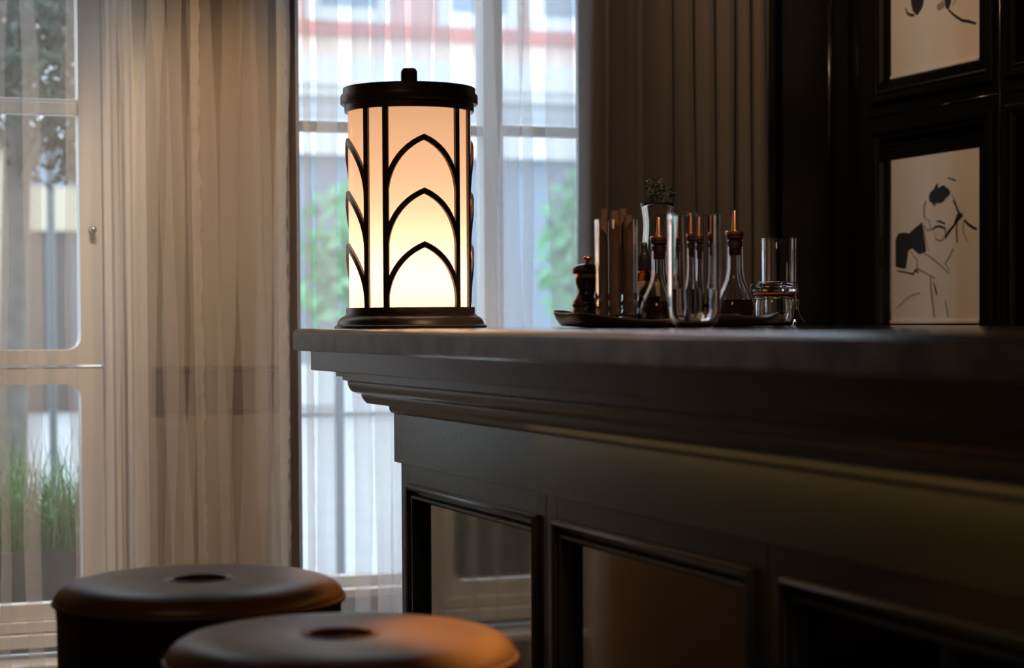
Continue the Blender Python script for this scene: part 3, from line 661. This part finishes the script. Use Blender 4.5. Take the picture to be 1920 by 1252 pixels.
# clip jar with gasket and bail
t = thing('clip_jar', 'clip top preserving jar with orange gasket at the right of the tray', 'jar', (1.843, 3.476, 1.1), None, -yaw)
obj('jar_body', solid_lathe_glass([(.032, 0), (.036, .002), (.0375, .010), (.0375, .044), (.035, .051), (.0345, .054), (.0385, .056), (.0385, .060)], .003, .005), 'glass', t, True)
obj('gasket', lathe([(.030, .060), (.040, .060), (.041, .0625), (.040, .065), (.030, .065)], 48), 'orange', t, True)
obj('lid', lathe([(0, .0652), (.041, .0652), (.043, .067), (.043, .072), (.036, .076), (.036, .081), (.0345, .083), (0, .0835)], 48), 'glass', t, 'auto')
bm = BM(); tube(bm, [(.0395 * math.cos(a), .0395 * math.sin(a), .0535) for a in [i * PI / 16 for i in range(33)]], .0011, 6)
tube(bm, [(.040, .004, .053), (.047, .004, .058), (.048, .003, .070), (.046, 0, .082), (.030, 0, .0855), (0, 0, .0862), (-.030, 0, .0855), (-.046, 0, .080), (-.045, 0, .056)], .0012, 6)
tube(bm, [(.041, -.006, .053), (.049, -.006, .048), (.046, -.006, .035), (.050, -.006, .020), (.058, -.006, .008), (.060, -.006, .006)], .0012, 6)
tube(bm, [(.041, .006, .053), (.047, .006, .046), (.044, .006, .033), (.046, .004, .028)], .0012, 6)
obj('wire_bail', bm, 'wire', t, True)
t = thing('highball_glass', 'empty straight highball glass behind the clip jar', 'glass', (1.925, 3.612, 1.1))
obj('tumbler', solid_lathe_glass([(.0340, 0), (.0355, .002), (.0358, .09), (.0362, .176), (.0355, .1775)], .0050, .014), 'glass', t, 'auto')

# ------------------------------------------------------------------ outside
struct(obj('ground', boxes(((-20, 5.0, -.2), (35, 60, -.02))), 'pavement'))
# facade across the street
FYY = 26
t = thing('street_facade', 'pink and peach townhouse front with white bands across the street', 'building', (6, FYY, 0))
def fp(name, bs, m, bev=0., parent=None):
    bm = boxes(*bs, bev=bev); bm.transform(Matrix.Translation((-6, -FYY, 0))); return obj(name, bm, m, parent or t)
fp('wall', [((-6, FYY, 3.9), (24, FYY + 1, 11))], 'pink')
fp('string_course', [((-6, FYY - .25, 4.95), (24, FYY, 5.12))], 'red')
fp('frieze_band', [((-6, FYY - .12, 4.62), (24, FYY, 4.95))], 'peach')
fp('cornice', [((-6, FYY - .5, 4.25), (24, FYY, 4.62)), ((-6, FYY - .4, 4.12), (24, FYY, 4.25))], 'wht')
fp('fascia', [((-6, FYY - .15, 3.9), (24, FYY, 4.12))], 'gry')
fp('shop_fascia', [((-6, FYY - .3, 3.35), (24, FYY, 3.78))], 'wht')
fp('shop_soffit', [((-6, FYY - .1, 3.78), (24, FYY, 3.9))], 'gry')
fp('shop_front', [((-6, FYY, 0), (24, FYY + .5, 3.35))], 'shop')
for x in (2.55, 3.72, 5.6, 8.3, 11.0, 13.4): fp('pilaster', [((x, FYY - .15, 0), (x + .28, FYY, 3.35))], 'yellow' if x < 4 else 'wht')
fp('shop_sign_band', [((2.0, FYY - .2, 2.30), (4.2, FYY, 2.85))], 'yellow')
fp('shop_door', [((2.85, FYY - .1, 0), (3.62, FYY, 2.28))], 'dkdoor')
fp('stall_riser', [((4.0, FYY - .12, 0), (24, FYY, .55))], 'wht')
for x in (1.2, 3.6, 6.75, 8.6, 9.95, 12.3):
    f = fp('window', [((x, FYY - .15, 5.14), (x + 1.15, FYY, 7.3))], 'wht'); fp('pane', [((x + .18, FYY - .18, 5.35), (x + .97, FYY - .1, 7.1))], 'shop', parent=f)
# shrubs before the shop front
def leaf_cloud(bm, c, rad, n, size, rnd):
    for _ in range(n):
        v = Vector((rnd.gauss(0, .42), rnd.gauss(0, .42), rnd.gauss(0, .42)))
        if v.length > 1: v.normalize()
        p = Vector(c) + Vector((v.x * rad[0], v.y * rad[1], v.z * rad[2]))
        d = Vector((rnd.gauss(0, 1), rnd.gauss(0, 1), rnd.gauss(0, 1))).normalized(); e = d.cross(Vector((rnd.gauss(0, 1), rnd.gauss(0, 1), rnd.gauss(0, 1)))).normalized()
        s = size * rnd.uniform(.6, 1.3)
        bm.faces.new([bm.verts.new(q) for q in (p - d * s, p + e * s * .45, p + d * s, p - e * s * .45)])
rnd = random.Random(11)
for (x, hz, rx_, lab) in ((6.85, 1.75, .95, 'round green street shrub seen left of the lit lamp'), (9.75, 1.9, .55, 'narrow green street shrub seen between lamp and drape')):
    s = thing('street_shrub', lab, 'shrub', (x, 23.5, 0), 'green shrubs across the street')
    bm = BM(); leaf_cloud(bm, (0, 0, hz), (rx_, .7, 1.15), 900, .13, rnd); obj('foliage', bm, 'hedge', s)
    obj('trunk', tube(BM(), [(0, 0, 0), (.02, 0, .7), (0, 0, 1.5)], .06, 8), 'bark', s, True)
    obj('pot', lathe([(0, 0), (.32, 0), (.42, .62), (.38, .62), (.36, .55), (0, .55)], 24), 'wht', s, 'auto')
bm = BM(); leaf_cloud(bm, (0, 0, 0), (.35, .2, .18), 260, .06, rnd)
s = thing('flower_tub', 'tub of red flowers below the round street shrub', 'flower tub', (6.70, 22.5, 0)); o = obj('flowers', bm, 'flower', s); o.location = (0, 0, 1.08)
obj('tub', lathe([(0, 0), (.22, 0), (.32, .98), (.28, .98), (.26, .9), (0, .9)], 24), 'gry', s, 'auto')
# street tree outside the left window
t = thing('street_tree', 'dark leaved street tree with grey trunk outside the ivory casement', 'tree', (.90, 8.0, 0))
obj('trunk', tube(BM(), [(-.04, 0, -.02), (-.02, 0, .6), (.0, 0, 1.2), (.015, .02, 1.7), (.03, 0, 2.3), (.08, .1, 3.2)], [.075, .062, .056, .052, .046, .03], 14), 'bark', t, True)
br = BM()
for (a, b, c_) in (((.02, 0, 1.75), (.2, .1, 2.0), (.45, .1, 2.3)), ((.02, 0, 1.62), (.08, -.1, 1.8), (.2, -.1, 2.0)), ((.02, 0, 1.9), (-.2, 0, 2.2), (-.4, .1, 2.5)), ((.03, 0, 2.2), (.2, 0, 2.5), (.3, 0, 2.9))): tube(br, [a, b, c_], [.022, .014, .006], 7)
obj('branch', br, 'bark', t, True)
bm = BM()
for c_, rd, n_ in (((.12, 0, 2.15), (.55, .5, .42), 2600), ((.10, .2, 2.65), (.7, .6, .5), 1800), ((-.35, 0, 2.3), (.5, .5, .55), 1300), ((.26, 0, 1.78), (.22, .2, .16), 260), ((.5, .1, 2.3), (.3, .3, .5), 800)): leaf_cloud(bm, c_, rd, n_, .032, rnd)
obj('foliage', bm, 'foliage', t)
# post and railing at the kerb
t = thing('street_post', 'slim grey iron street post just right of the tree trunk', 'post', (1.199, 9.2, 0))
obj('shaft', tube(BM(), [(0, 0, -.02), (0, 0, 1.85)], .018, 12), 'iron', t, True); obj('post_cap', lathe([(.018, 1.85), (.027, 1.855), (.027, 1.88), (.012, 1.90), (0, 1.905)], 16), 'iron', t, True)
t = thing('street_railing', 'low grey iron railing along the pavement outside the windows', 'railing', (2.2, 8.0, 0))
obj('top_rail', boxes(((-.9, -.012, .722), (2.6, .012, .738)), bev=.002), 'iron', t)
for x in (.012, 1.25, 2.5): obj('railing_post', boxes(((x - .017, -.017, -.02), (x + .017, .017, .95)), bev=.003), 'iron', t)
# planter of ornamental grass under window 1
t = thing('window_planter', 'dark planter box of grass outside the lower casement panes', 'planter', (.5, 5.6, 0))
obj('trough', boxes(((-.75, -.16, -.02), (.62, -.13, .50)), ((-.75, .13, -.02), (.62, .16, .50)), ((-.75, -.13, -.02), (-.72, .13, .50)), ((.59, -.13, -.02), (.62, .13, .50)), ((-.72, -.13, .36), (.59, .13, .46))), 'pot', t)
bm = BM()
for _ in range(4200):
    x, y = rnd.uniform(-.7, .57), rnd.uniform(-.12, .12); h = rnd.uniform(.16, .42); th = rnd.uniform(0, 2 * PI); lean = rnd.uniform(.04, .24); wd = rnd.uniform(.0016, .003)
    d = Vector((math.cos(th) * lean, math.sin(th) * lean * .7, 0)); n_ = Vector((math.cos(th + 1.5), math.sin(th + 1.5), 0)) * wd; pr = None
    for k in range(6):
        u = k / 5; q = Vector((x, y, .46)) + d * u * u * 1.3 + Vector((0, 0, h * (u * 1.15 - .32 * u ** 3 * (lean / .1)))); a_, b2 = bm.verts.new(q + n_ * (1 - u * .9)), bm.verts.new(q - n_ * (1 - u * .9))
        if pr: bm.faces.new([pr[0], pr[1], b2, a_])
        pr = (a_, b2)
g = obj('grass', bm, 'grass', t); g['kind'] = 'stuff'
